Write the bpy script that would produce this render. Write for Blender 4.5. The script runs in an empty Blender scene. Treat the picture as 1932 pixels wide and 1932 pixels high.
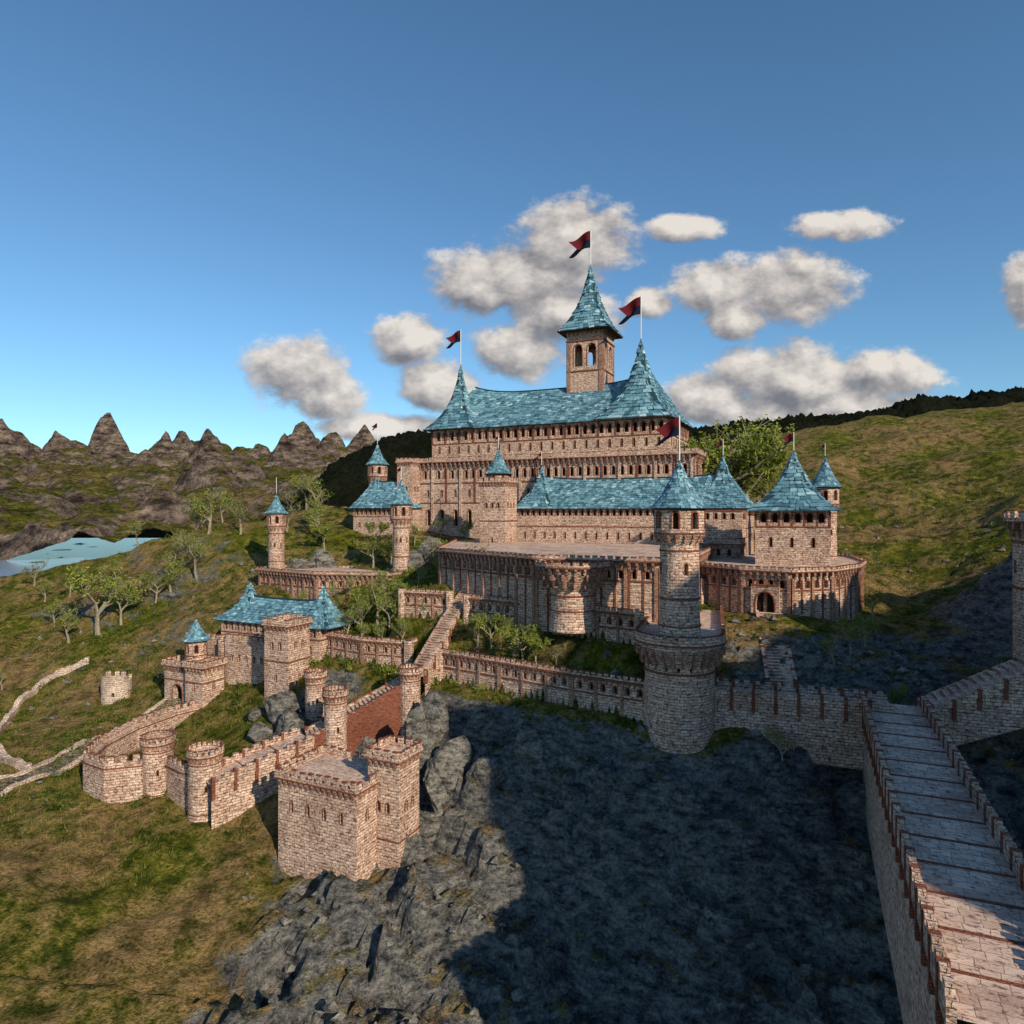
import bpy, bmesh, math, random
import numpy as np
from mathutils import Vector, noise
random.seed(7); np.random.seed(7)
R=random.uniform
SC=bpy.context.scene
COL=SC.collection
CAMZ=60.0
SUN_AZ=(0.58,-0.81); SUN_EL=27.0

# ------------------------------------------------------------------ materials
def newmat(name):
    m=bpy.data.materials.new(name); m.use_nodes=True
    nt=m.node_tree; b=nt.nodes['Principled BSDF']
    b.inputs['Roughness'].default_value=0.95
    b.inputs['Specular IOR Level'].default_value=0.1
    return m,nt,b
def N(nt,t,**k):
    n=nt.nodes.new(t)
    for a,v in k.items(): setattr(n,a,v)
    return n
def L(nt,a,b): nt.links.new(a,b)
def ramp(nt,src,stops):
    r=nt.nodes.new('ShaderNodeValToRGB'); e=r.color_ramp.elements
    while len(e)<len(stops): e.new(0.5)
    for el,(p,c) in zip(e,stops):
        el.position=p; el.color=(c[0],c[1],c[2],1)
    L(nt,src,r.inputs['Fac']); return r
def mixc(nt,f,a,b,mode='MIX'):
    m=nt.nodes.new('ShaderNodeMix'); m.data_type='RGBA'; m.blend_type=mode
    for s,i in ((f,0),(a,6),(b,7)):
        if isinstance(s,(int,float)): m.inputs[i].default_value=s
        elif isinstance(s,tuple): m.inputs[i].default_value=(s[0],s[1],s[2],1)
        else: L(nt,s,m.inputs[i])
    return m.outputs[2]
def math_(nt,op,a,b=None,clamp=False):
    m=nt.nodes.new('ShaderNodeMath'); m.operation=op; m.use_clamp=clamp
    for s,i in ((a,0),(b,1)):
        if s is None: continue
        if isinstance(s,(int,float)): m.inputs[i].default_value=s
        else: L(nt,s,m.inputs[i])
    return m.outputs[0]
def noisen(nt,vec,scale,detail=4,rough=.55):
    n=N(nt,'ShaderNodeTexNoise'); n.inputs['Scale'].default_value=scale
    n.inputs['Detail'].default_value=detail; n.inputs['Roughness'].default_value=rough
    if vec is not None: L(nt,vec,n.inputs['Vector'])
    return n

def stone_mat(name,c1,c2,dark,bw=.85,bh=.4,mort=.035,stain=.5,bump=.7,coord='UV',patch=.35):
    m,nt,b=newmat(name)
    tc=N(nt,'ShaderNodeTexCoord'); geo=N(nt,'ShaderNodeNewGeometry')
    src=tc.outputs['UV'] if coord=='UV' else geo.outputs['Position']
    dn=noisen(nt,src,1.3,2)
    off=N(nt,'ShaderNodeVectorMath',operation='MULTIPLY_ADD')
    L(nt,dn.outputs['Color'],off.inputs[0]); off.inputs[1].default_value=(.30,.22,0); L(nt,src,off.inputs[2])
    br=N(nt,'ShaderNodeTexBrick'); br.offset=.5; br.squash=.7; br.squash_frequency=3
    L(nt,off.outputs[0],br.inputs['Vector'])
    br.inputs['Color1'].default_value=(*c1,1); br.inputs['Color2'].default_value=(*c2,1)
    br.inputs['Mortar'].default_value=(*dark,1); br.inputs['Scale'].default_value=1
    br.inputs['Mortar Size'].default_value=mort; br.inputs['Mortar Smooth'].default_value=.3
    br.inputs['Brick Width'].default_value=bw; br.inputs['Row Height'].default_value=bh
    n1=noisen(nt,geo.outputs['Position'],.22,4,.6)
    r1=ramp(nt,n1.outputs['Fac'],[(.35,(0.52,.45,.43)),(.55,(1,1,1)),(.75,(1.0,.97,.93))])
    c=mixc(nt,stain,br.outputs['Color'],r1.outputs['Color'],'MULTIPLY')
    mp=N(nt,'ShaderNodeVectorMath',operation='MULTIPLY'); L(nt,src,mp.inputs[0]); mp.inputs[1].default_value=(1.1,2.2,1)
    n2=noisen(nt,mp.outputs[0],1.25,4,.7)
    r2=ramp(nt,n2.outputs['Fac'],[(patch,(0.25,.17,.15)),(patch+.09,(1,1,1)),(.9,(1.1,1.06,1))])
    c=mixc(nt,.85,c,r2.outputs['Color'],'MULTIPLY')
    L(nt,c,b.inputs['Base Color'])
    h=math_(nt,'ADD',math_(nt,'MULTIPLY',br.outputs['Fac'],-.6),math_(nt,'MULTIPLY',n2.outputs['Fac'],1.8))
    bp=N(nt,'ShaderNodeBump'); bp.inputs['Strength'].default_value=bump; bp.inputs['Distance'].default_value=.2
    L(nt,h,bp.inputs['Height']); L(nt,bp.outputs['Normal'],b.inputs['Normal'])
    return m
M={}
M['walls']=stone_mat('castle_stone',(.80,.60,.475),(.54,.365,.28),(.17,.105,.08),patch=.40)
M['battlements']=M['walls']
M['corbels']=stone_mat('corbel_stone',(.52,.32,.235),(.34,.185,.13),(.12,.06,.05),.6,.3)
M['trim']=stone_mat('red_brick',(.36,.135,.085),(.23,.08,.052),(.10,.05,.035),.45,.2,.03,.4)
M['floor']=stone_mat('paving',(.74,.56,.45),(.54,.39,.31),(.26,.18,.14),1.4,.9,.03,.6,.3,patch=.38)
M['ruin']=stone_mat('ruin_stone',(.74,.60,.48),(.50,.38,.31),(.15,.10,.08))
M['track']=stone_mat('cobble_track',(.44,.38,.27),(.22,.20,.11),(.10,.10,.05),.7,.5,.07,.8,.7,'POS',.44)
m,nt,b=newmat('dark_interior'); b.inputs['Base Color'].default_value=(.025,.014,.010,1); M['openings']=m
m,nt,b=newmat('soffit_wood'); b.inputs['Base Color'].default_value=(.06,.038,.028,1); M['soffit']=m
m,nt,b=newmat('pole_paint'); b.inputs['Base Color'].default_value=(.7,.7,.7,1); b.inputs['Roughness'].default_value=.4; M['pole']=m
m,nt,b=newmat('red_cloth'); b.inputs['Base Color'].default_value=(.09,.010,.014,1); M['cloth_red']=m
m,nt,b=newmat('navy_cloth'); b.inputs['Base Color'].default_value=(.008,.012,.03,1); M['cloth_navy']=m
m,nt,b=newmat('slate_tiles'); geo=N(nt,'ShaderNodeNewGeometry')
r=ramp(nt,geo.outputs['Random Per Island'],[(0,(.06,.14,.185)),(.35,(.11,.245,.31)),(.75,(.175,.35,.42)),(.93,(.25,.44,.51)),(1,(.44,.61,.66))])
nn=noisen(nt,geo.outputs['Position'],1.6,4,.7)
r2=ramp(nt,nn.outputs['Fac'],[(.33,(.34,.34,.34)),(.52,(1,1,1))])
L(nt,mixc(nt,.85,r.outputs['Color'],r2.outputs['Color'],'MULTIPLY'),b.inputs['Base Color'])
b.inputs['Roughness'].default_value=.55; b.inputs['Specular IOR Level'].default_value=.4
bp=N(nt,'ShaderNodeBump'); bp.inputs['Strength'].default_value=.4; bp.inputs['Distance'].default_value=.1
L(nt,nn.outputs['Fac'],bp.inputs['Height']); L(nt,bp.outputs['Normal'],b.inputs['Normal'])
M['roof_tiles']=m
m,nt,b=newmat('roof_underlay'); b.inputs['Base Color'].default_value=(.02,.05,.065,1); M['roof_base']=m
def leafmat(name,stops):
    m,nt,b=newmat(name); geo=N(nt,'ShaderNodeNewGeometry')
    r=ramp(nt,geo.outputs['Random Per Island'],stops); L(nt,r.outputs['Color'],b.inputs['Base Color'])
    tr=N(nt,'ShaderNodeBsdfTranslucent'); L(nt,r.outputs['Color'],tr.inputs['Color'])
    mx=N(nt,'ShaderNodeMixShader'); mx.inputs[0].default_value=.35
    L(nt,b.outputs[0],mx.inputs[1]); L(nt,tr.outputs[0],mx.inputs[2])
    L(nt,mx.outputs[0],nt.nodes['Material Output'].inputs['Surface']); return m
M['leaves']=leafmat('leaves',[(0,(.09,.135,.02)),(.5,(.20,.25,.04)),(1,(.38,.40,.08))])
M['shrubleaves']=leafmat('shrub_leaves',[(0,(.03,.055,.008)),(.5,(.08,.115,.018)),(1,(.18,.21,.04))])
M['grassblade']=leafmat('grass_blades',[(0,(.05,.075,.010)),(.6,(.14,.155,.025)),(1,(.32,.27,.08))])
m,nt,b=newmat('bark'); geo=N(nt,'ShaderNodeNewGeometry'); nn=noisen(nt,geo.outputs['Position'],5,3)
r=ramp(nt,nn.outputs['Fac'],[(.35,(.14,.115,.08)),(.7,(.42,.36,.26))]); L(nt,r.outputs['Color'],b.inputs['Base Color']); M['bark']=m
def terrain_mat(name,grassA,grassB,dry,rockA,rockB,scale=1.0,s0=.62,s1=.8,useattr=True,dry0=.45,dry1=.55,bd=.6,rr=.75):
    m,nt,b=newmat(name); geo=N(nt,'ShaderNodeNewGeometry'); P=geo.outputs['Position']
    sx=N(nt,'ShaderNodeSeparateXYZ'); L(nt,geo.outputs['Normal'],sx.inputs[0])
    n1=noisen(nt,P,.05*scale,4,.6); n2=noisen(nt,P,.38*scale,5,.72); n3=noisen(nt,P,2.3*scale,4,.75)
    g=ramp(nt,n2.outputs['Fac'],[(.38,grassA),(.60,grassB)])
    dm=ramp(nt,math_(nt,'ADD',math_(nt,'MULTIPLY',n1.outputs['Fac'],.5),math_(nt,'ADD',math_(nt,'MULTIPLY',n2.outputs['Fac'],.35),math_(nt,'MULTIPLY',n3.outputs['Fac'],.15))),[(dry0,(0,0,0)),(dry1,(1,1,1))])
    dr=ramp(nt,n2.outputs['Fac'],[(.38,(dry[0]*.42,dry[1]*.40,dry[2]*.42)),(.58,dry)])
    c=mixc(nt,dm.outputs['Color'],g.outputs['Color'],dr.outputs['Color'])
    sv=N(nt,'ShaderNodeVectorMath',operation='MULTIPLY'); L(nt,P,sv.inputs[0]); sv.inputs[1].default_value=(.55*scale,.55*scale,1.5*scale)
    n4=noisen(nt,sv.outputs[0],.8,6,rr)
    rk=ramp(nt,n4.outputs['Fac'],[(.36,(rockA[0]*.3,rockA[1]*.3,rockA[2]*.33)),(.45,rockA),(.64,rockB)])
    sl=math_(nt,'ADD',sx.outputs['Z'],math_(nt,'MULTIPLY',math_(nt,'SUBTRACT',n2.outputs['Fac'],.5),.55))
    if useattr:
        at=N(nt,'ShaderNodeAttribute',attribute_name='rock')
        sl=math_(nt,'SUBTRACT',sl,math_(nt,'MULTIPLY',at.outputs['Fac'],.26))
    mr=N(nt,'ShaderNodeMapRange'); L(nt,sl,mr.inputs[0]); mr.inputs[1].default_value=s0; mr.inputs[2].default_value=s1
    c=mixc(nt,mr.outputs[0],rk.outputs['Color'],c)
    dk=ramp(nt,n3.outputs['Fac'],[(.38,(.34,.34,.34)),(.53,(1,1,1))])
    c=mixc(nt,.8,c,dk.outputs['Color'],'MULTIPLY')
    L(nt,c,b.inputs['Base Color'])
    h=math_(nt,'ADD',n3.outputs['Fac'],math_(nt,'MULTIPLY',n4.outputs['Fac'],3.2))
    bp=N(nt,'ShaderNodeBump'); bp.inputs['Strength'].default_value=.95; bp.inputs['Distance'].default_value=bd/scale
    L(nt,h,bp.inputs['Height']); L(nt,bp.outputs['Normal'],b.inputs['Normal'])
    b.inputs['Specular IOR Level'].default_value=.05
    return m
M['terrain']=terrain_mat('terrain_ground',(.045,.066,.008),(.205,.205,.024),(.38,.255,.105),(.15,.15,.145),(.42,.395,.345))
M['mount']=terrain_mat('mountain_ground',(.045,.06,.007),(.16,.15,.02),(.21,.15,.06),(.13,.095,.08),(.38,.285,.22),.05,.66,.86,False,.5,.6,.7,.65)
M['forest']=terrain_mat('forest_ground',(.010,.014,.006),(.022,.027,.012),(.02,.023,.012),(.015,.016,.012),(.03,.03,.02),.1,.1,.3,False)
M['rockm']=terrain_mat('rock_surface',(.10,.095,.04),(.17,.16,.05),(.2,.17,.10),(.16,.155,.14),(.44,.40,.34),1.0,.9,1.1,False,bd=.35)
m,nt,b=newmat('lake_water'); b.inputs['Base Color'].default_value=(.22,.31,.40,1); b.inputs['Roughness'].default_value=.2; b.inputs['Specular IOR Level'].default_value=.5
M['water']=m

# ------------------------------------------------------------------ object builder
def auto_uv(pts):
    a,b_,c=Vector(pts[0]),Vector(pts[1]),Vector(pts[2])
    n=(b_-a).cross(c-a)
    if n.length<1e-9: n=Vector((0,0,1))
    n.normalize()
    if abs(n.z)>.75: return [(p[0]*.906-p[1]*.423,p[0]*.423+p[1]*.906) for p in pts]
    l=math.hypot(n.x,n.y); tx,ty=-n.y/l,n.x/l
    return [(p[0]*tx+p[1]*ty,p[2]) for p in pts]
class Obj:
    def __init__(s,name): s.name=name; s.parts={}
    def f(s,part,pts,uv=None):
        V,F,U=s.parts.setdefault(part,([],[],[]))
        k=len(V); V.extend([tuple(p) for p in pts]); F.append(tuple(range(k,k+len(pts))))
        U.extend(uv if uv else auto_uv(pts))
    def done(s,loc=(0,0,0)):
        e=bpy.data.objects.new(s.name,None); e.location=loc; COL.objects.link(e); e.empty_display_size=.5
        for part,(V,F,U) in s.parts.items():
            me=bpy.data.meshes.new(part); me.from_pydata([(v[0]-loc[0],v[1]-loc[1],v[2]-loc[2]) for v in V],[],F)
            uvl=me.uv_layers.new(name='UVMap')
            uvl.data.foreach_set('uv',np.array(U,dtype=np.float32).ravel())
            me.materials.append(M[part]); me.update()
            o=bpy.data.objects.new(part,me); COL.objects.link(o); o.parent=e
        return e
def V2(p): return Vector((p[0],p[1]))
def panel(o,part,p0,p1,z0,z1,u0=0,ops=(),depth=.6,back=True,ring=True,rp='trim'):
    p0,p1=V2(p0),V2(p1); Ln=(p1-p0).length
    if Ln<1e-6: return
    t=(p1-p0)/Ln; n=Vector((t.y,-t.x))
    def pt(u,z,off=0): q=p0+t*u+n*off; return (q.x,q.y,z)
    def quad(ua,ub,za,zb):
        if ub-ua<1e-4 or zb-za<1e-4: return
        o.f(part,[pt(ua,za),pt(ub,za),pt(ub,zb),pt(ua,zb)],[(u0+ua,za),(u0+ub,za),(u0+ub,zb),(u0+ua,zb)])
    cur=0
    for (uc,w,zs,zt) in sorted(ops):
        ul,ur=uc-w/2,uc+w/2
        if ul<cur or ur>Ln: continue
        quad(cur,ul,z0,z1); quad(ul,ur,z0,zs); cur=ur
        sp=zt-w*.62; arc=[]
        for i in range(7):
            a=math.pi*(1-i/6); x=uc+w/2*math.cos(a); z=sp+(zt-sp)*math.sin(a)**.9 if 0<i<6 else sp
            arc.append((x,z))
        for (xa,za),(xb,zb) in zip(arc,arc[1:]):
            o.f(part,[pt(xa,za),pt(xb,zb),pt(xb,z1),pt(xa,z1)],[(u0+xa,za),(u0+xb,zb),(u0+xb,z1),(u0+xa,z1)])
        out=[(ul,zs)]+arc+[(ur,zs)]
        loop=out+[out[0]]
        for (xa,za),(xb,zb) in zip(loop,loop[1:]):
            o.f(part,[pt(xa,za),pt(xb,zb),pt(xb,zb,-depth),pt(xa,za,-depth)])
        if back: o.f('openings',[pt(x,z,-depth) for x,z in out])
        if ring:
            k=min(.22,w*.28); big=[]
            for x,z in out:
                big.append((uc+(x-uc)*(1+2*k/w), z if z<=sp+1e-6 else sp+(z-sp)*(1+k/max(.1,zt-sp))))
            for i in range(len(out)-1):
                a_,b_,c_,d_=out[i],out[i+1],big[i+1],big[i]
                o.f(rp,[pt(*a_,.07),pt(*b_,.07),pt(*c_,.07),pt(*d_,.07)])
                o.f(rp,[pt(*d_,.07),pt(*c_,.07),pt(*c_,0),pt(*d_,0)])
    quad(cur,Ln,z0,z1)
def prism(o,part,poly,z0,z1,opsf=None,top=None,cap=None,**k):
    u=0; n=len(poly)
    for i in range(n):
        a,b_=poly[i],poly[(i+1)%n]; l=math.dist(a,b_)
        if top:
            c,d=top[(i+1)%n],top[i]
            o.f(part,[(*a,z0),(*b_,z0),(*c,z1),(*d,z1)],[(u,z0),(u+l,z0),(u+l,z1),(u,z1)])
        else: panel(o,part,a,b_,z0,z1,u,opsf(i,l) if opsf else (),**k)
        u+=l
    if cap: o.f(cap,[(*p,z1) for p in (top or poly)])
def circ(x,y,r,n=28,rot=0): return [(x+r*math.cos(2*math.pi*i/n+rot),y+r*math.sin(2*math.pi*i/n+rot)) for i in range(n)]
AX=(.906,-.423); BX=(.423,.906)
def loc(o0,a,b): return (o0[0]+AX[0]*a+BX[0]*b,o0[1]+AX[1]*a+BX[1]*b)
def rect(o0,l,d,a=0,b=0): return [loc(o0,a,b),loc(o0,a+l,b),loc(o0,a+l,b+d),loc(o0,a,b+d)]
def offs(poly,d):
    out=[]; n=len(poly)
    for i in range(n):
        p=V2(poly[i]); a=(p-V2(poly[i-1])).normalized(); b_=(V2(poly[(i+1)%n])-p).normalized()
        na=Vector((a.y,-a.x)); nb=Vector((b_.y,-b_.x)); m_=(na+nb)
        m_=m_/max(.3,m_.dot(na)); q=p+m_*d; out.append((q.x,q.y))
    return out
def seg_box(o,part,p0,p1,inn,out,za,zb,za1=None,zb1=None):
    p0,p1=V2(p0),V2(p1); l=(p1-p0).length
    if l<1e-6: return
    t=(p1-p0)/l; n=Vector((t.y,-t.x)); j=R(-.01,.01); out+=j; inn+=R(-.01,.01); zb+=j
    za1=za if za1 is None else za1; zb1=zb if zb1 is None else zb1+j
    A,B,C,D=p0+n*out,p1+n*out,p1-n*inn,p0-n*inn
    Z0=(za,za1,za1,za); Z1=(zb,zb1,zb1,zb); Q=(A,B,C,D)
    b_=[(q.x,q.y,z) for q,z in zip(Q,Z0)]; t_=[(q.x,q.y,z) for q,z in zip(Q,Z1)]
    for i in range(4):
        k=(i+1)%4; o.f(part,[b_[i],b_[k],t_[k],t_[i]])
    o.f(part,t_); o.f(part,b_[::-1])
def merl(o,pts,closed,z,ph=.45,h=.75,w=.9,g=.65,th=.45,dz=0,capp='trim'):
    segs=list(zip(pts,pts[1:]+([pts[0]] if closed else [])))
    if not closed: segs=list(zip(pts,pts[1:]))
    for a,b_ in segs:
        a,b_=V2(a),V2(b_); l=(b_-a).length
        if l<.3: continue
        t=(b_-a)/l
        seg_box(o,'battlements',a,b_,th,0,z,z+ph)
        n=max(1,round(l/(w+g))); st=l/n; mw=st*w/(w+g)
        for i in range(n):
            c=a+t*(st*(i+.5)); hh=h*R(.8,1.08)
            if R(0,1)<.03: hh*=.45
            seg_box(o,'battlements',c-t*mw/2,c+t*mw/2,th-.02,-.02,z+ph,z+ph+hh)
            if capp and hh>h*.6: seg_box(o,capp,c-t*(mw/2+.05),c+t*(mw/2+.05),th+.05,.05,z+ph+hh,z+ph+hh+.1)
def ring(o,poly,z,h=.25,d=.12,part='trim'):
    P=offs(poly,d); prism(o,part,P,z,z+h,cap=part); o.f(part,[(*p,z) for p in P])
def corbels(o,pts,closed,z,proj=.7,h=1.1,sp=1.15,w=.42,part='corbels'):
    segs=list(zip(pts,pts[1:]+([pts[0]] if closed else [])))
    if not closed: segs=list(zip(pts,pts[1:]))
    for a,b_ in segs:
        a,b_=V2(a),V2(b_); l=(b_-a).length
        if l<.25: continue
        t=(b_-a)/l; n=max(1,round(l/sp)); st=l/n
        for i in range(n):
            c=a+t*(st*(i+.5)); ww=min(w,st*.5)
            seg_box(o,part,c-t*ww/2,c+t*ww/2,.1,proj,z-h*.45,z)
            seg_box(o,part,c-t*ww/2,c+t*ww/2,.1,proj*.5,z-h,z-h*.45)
def battle(o,poly,z,proj=.7,ch=1.1,sp=1.15,**k):
    corbels(o,poly,True,z,proj*.92,ch,sp)
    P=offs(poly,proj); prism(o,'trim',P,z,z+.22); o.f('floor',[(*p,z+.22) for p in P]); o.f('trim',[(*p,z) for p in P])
    merl(o,P,True,z+.2,**k)
def shingle(o,P,nu,nv,th=.14,under=True,ulen=10):
    for i in range(nv):
        v0=i/nv; v1=min(1,(i+1.2)/nv); n=max(3,int(nu((v0+v1)/2)))
        us=[ (j+ (.5 if i%2 else 0)+ R(-.28,.28))/n for j in range(n+1)]
        if ulen>0: us=[0]+[min(max(x,0),1) for x in us]+[1]
        else: us=us[:-1]+[us[0]+1]
        for ua,ub in zip(us,us[1:]):
            if ub-ua<.15/n: continue
            g=(ub-ua)*.04; ua+=g; ub-=g; va=max(0,v0-R(0,.3)/nv)
            a,b_,c,d=P(ua,va),P(ub,va),P(ub,v1),P(ua,v1)
            nn=(b_-a).cross(d-a)
            if nn.length<1e-7: nn=(b_-a).cross(c-a)
            if nn.length<1e-7: continue
            nn.normalize(); h1=th*R(.3,2.1); h2=th*R(.3,2.1)
            A=a+nn*h1; B=b_+nn*h2; C=c+nn*.02; D=d+nn*.02
            V,F,U=o.parts.setdefault('roof_tiles',([],[],[])); k=len(V)
            V.extend([tuple(x) for x in (A,B,C,D,a-nn*.03,b_-nn*.03)])
            F.append((k,k+1,k+2,k+3)); F.append((k+4,k+5,k+1,k)); F.append((k+4,k,k+3)); F.append((k+1,k+5,k+2))
            U.extend([(0,0)]*14)
    N1=24
    if under:
        for i in range(8):
            for j in range(N1):
                q=[P(j/N1,i/8),P((j+1)/N1,i/8),P((j+1)/N1,(i+1)/8),P(j/N1,(i+1)/8)]
                o.f('roof_base',q,[(0,0)]*4)
def spire(o,cx,cy,z0,z1,Rr,sq=0,rot=-math.radians(25),tile=.85,conc=.3,th=.15):
    H=z1-z0
    def P(u,v):
        th_=2*math.pi*u; v=min(max(v,0),1)
        r=Rr*((1-conc)*(1-v)+conc*(1-v)**4)
        c,s=math.cos(th_),math.sin(th_); f=1/max(abs(c),abs(s))
        r*=1+(f-1)*sq*(1-v)**.8
        return Vector((cx+r*math.cos(th_+rot),cy+r*math.sin(th_+rot),z0+H*v))
    sl=math.hypot(H,Rr)
    shingle(o,P,lambda v:max(5,round(2*math.pi*Rr*((1-conc)*(1-v)+conc*(1-v)**4)/tile)),max(6,round(sl/(tile*.75))),th,ulen=0)
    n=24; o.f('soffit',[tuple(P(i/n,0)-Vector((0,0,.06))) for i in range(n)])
    for i in range(6):
        a=math.pi/3*i;b_=a+math.pi/3
        o.f('roof_base',[(cx+.22*math.cos(a),cy+.22*math.sin(a),z1-.6),(cx+.22*math.cos(b_),cy+.22*math.sin(b_),z1-.6),(cx,cy,z1+.5)],[(0,0)]*3)
def flag(x,y,z0,z1,s,dirx=(-.98,.18)):
    o=Obj('flag'); r=.045*math.sqrt(s)+.03
    prism(o,'pole',circ(x,y,r,6),z0-.5,z1,cap='pole')
    ln,h=s*1.25,s*.95; nx,nz=14,8
    dx,dy=dirx
    def p(i,j):
        u=i/nx; w=j/nz; sh=1-.38*(1-abs(2*w-1))
        X=ln*u*sh
        yy=.16*ln*math.sin(u*6.5+w*1.2)*u**.5
        return (x+dx*X-dy*yy, y+dy*X+dx*yy, z1-.15-h*(1-w)*(1-.1*u)-.42*ln*u+.12*ln*math.sin(u*5+.6)*u)
    for i in range(nx):
        for j in range(nz):
            o.f('cloth_red' if j>=nz//2 else 'cloth_navy',[p(i,j),p(i+1,j),p(i+1,j+1),p(i,j+1)])
    return o.done((x,y,z0))

# ------------------------------------------------------------------ terrain height
CP=[(-100,105,18),(-80,90,17),(-60,85,16),(-110,140,19),(-85,125,18.3),(-84,145,20),(-64,115,18.5),(-52,110,18.5),(-50,125,21),(-45,98,15.5),(-72,135,19.5),
(-88,200,55),(-131,220,44),(-165,225,37),(-120,190,38),(-95,182,38),(-140,180,30),(-160,150,23),(-75,190,48),(-70,165,36),(-180,120,20),(-210,200,30),(-103,170,28),(-110,205,50),
(-60,150,31),(-45,142,31),(-66,140,23),(-50,160,37),(-44,131,28),(-40,124,26),
(-38,133,31),(-19,121,31),(-36,139,35.3),(-20,129,35.3),(-10,120,34.6),(3,109.5,34.8),(14,102,34.6),(-11,114,29.5),(2,105,29.5),(14,96.5,29),
(-4,127,43.3),(8,118,43.3),(16,112,43.3),(-7,121.5,37.5),(3,114,37.5),(16,103.5,37.5),(-18,129,39),(-18,137,43.4),(-30,145,40),
(-15,136,45.5),(1,122,43.5),(-60,163,39.5),(-44,153,39.5),(-30,148,41),(-45,185,47),(-60,190,48),(-27,163,45.5),
(-30,190,53),(-48,198,53),(-72,215,56),(-68,240,60),(-90,240,52),(-110,260,42),(-20,198,53.5),(10,190,52),(60,180,53),(40,230,60),(0,240,60),
(0,150,46),(20,140,46),(40,140,45),(60,150,45),(70,150,45),(46,111,42.5),(36,120,42),(58,119,41),(72,133,41),(79,150,44),
(38,98,34.5),(48,98,34),(56,105,37),(32,108,39),(35,90,30),(45,84,24),(56,94,33),
(23,86,26),(23.5,91,29),(17,91,27.5),(10,88,21),(0,95,21.5),(-8,103,23),(-15,108,23),(0,85,12),(15,78,11),(-10,90,14),(30,75,13),(30,60,8),(10,60,4),(-10,70,7),(-20,85,14),(-30,80,12),(-40,70,12),(20,40,5),(45,70,17),(62,70,27),(60,50,22),
(-28,108,19.5),(-35,120,23),(-17,114,23),(-25,116,23),(-22,103,18),(-36,112,20),
(90,120,54),(84,132,41),(86,150,39),(75,110,35),(70,95,35),(95,95,58),(112,110,64),(108,200,56),(96,175,47),(138,280,84),(247,330,113),(150,220,68),(180,260,86),(112,150,52),(130,420,96),(60,280,72),(0,300,66),(-60,300,50),(300,250,112),(200,150,85),(250,450,118),(205,420,112),(100,470,90),(0,450,68),(-100,400,16),(-200,300,12),(-250,400,-2),(-350,300,-2),(-400,500,-5),(-150,500,-3),(-300,180,10),(-350,50,8),
(0,0,8),(-50,0,12),(50,0,18),(0,-100,15),(100,-50,20),(-150,0,16),(-120,60,16),(400,100,100),(400,500,120),(0,-300,15),(-300,-200,12),(300,-300,40),(0,650,40),(300,650,110)]
CPa=np.array(CP,dtype=np.float64); Cc=4.0
def phi(d2): return np.sqrt(d2+Cc*Cc)
D2=((CPa[:,None,:2]-CPa[None,:,:2])**2).sum(-1)
A=phi(D2)-np.eye(len(CP))*.35
nC=len(CP); G=np.zeros((nC+1,nC+1)); G[:nC,:nC]=A; G[:nC,nC]=1; G[nC,:nC]=1
Wt=np.linalg.solve(G,np.concatenate([CPa[:,2],[0]]))
def sm(x,a,b):
    t=np.clip((x-a)/(b-a),0,1); return t*t*(3-2*t)
GW=[([(-8.3,125.5),(5,115.8),(19.5,104.5)],36,44.2,39.6,43.4),
    ([(-12.5,119),(-2,111.5),(9,103.2),(19.4,96.6)],27,35.5,30.6,34.7),
    ([(-38,134.5),(-28,127.5),(-18.6,124)],28,36,31.6,35.2),
    ([(-21.5,133),(-11.8,129)],37,44.4,39.6,43.6)]
def base_h(x,y):
    x=np.atleast_1d(np.asarray(x,float)); y=np.atleast_1d(np.asarray(y,float)); out=np.empty(len(x))
    for s in range(0,len(x),20000):
        xs,ys=x[s:s+20000],y[s:s+20000]
        d=(xs[:,None]-CPa[None,:,0])**2+(ys[:,None]-CPa[None,:,1])**2
        out[s:s+20000]=phi(d)@Wt[:nC]+Wt[nC]
    dist=np.hypot(x,y-150); k=sm(dist,480,900); out=np.clip(out,-20,150)*(1-k)-6*k
    p=x*.81+y*.58; q=x*.58-y*.81
    shade_ridge=(122+5*np.sin(p/9)+4*np.sin(p/3.7))*np.exp(-((q-92)/34)**2)*sm(p,42,55)*(1-sm(p,250,340))  # unseen ridge right of the camera, shaped to throw shade over cliff and tower
    return np.maximum(out,shade_ridge)
def wall_fix(x,y,z):
    for pts,_,_,zf,zb in GW:
        for a,b in zip(pts,pts[1:]):
            ax,ay=a; dx,dy=b[0]-a[0],b[1]-a[1]; l=math.hypot(dx,dy); dx/=l; dy/=l
            t=(x-ax)*dx+(y-ay)*dy; s=(x-ax)*dy-(y-ay)*dx
            wt=np.exp(-((s+.5)/3.6)**4)*sm(t,-2.2,0)*(1-sm(t,l,l+2.2))
            tg=np.where(s>-.5,zf,zb); z=z*(1-wt)+tg*wt
    return z
def castle_mask(x,y): return (1-sm(np.hypot((x-5)/70,(y-150)/75),.75,1.15))
def rock_mask(x,y,z):
    a=sm(x,-36,-26)*(1-sm(x,58,75))*(1-sm(z,27,31))*sm(y,25,45)*(1-sm(y,112,120))
    b_=sm(x,28,36)*(1-sm(x,66,80))*(1-sm(z,38,43))*sm(y,80,88)*(1-sm(y,116,124))
    c=np.exp(-(((x+36)/7)**2+((y-119)/8)**2))
    d=np.exp(-(((x-90)/16)**2+((y-118)/20)**2))*.9
    e=np.exp(-(((x+55)/9)**2+((y-176)/10)**2))*.9
    f_=np.exp(-(((x+22)/12)**2+((y-172)/9)**2))*.9
    return np.clip(a+b_*.8+c+d+e+f_,0,1)
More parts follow.
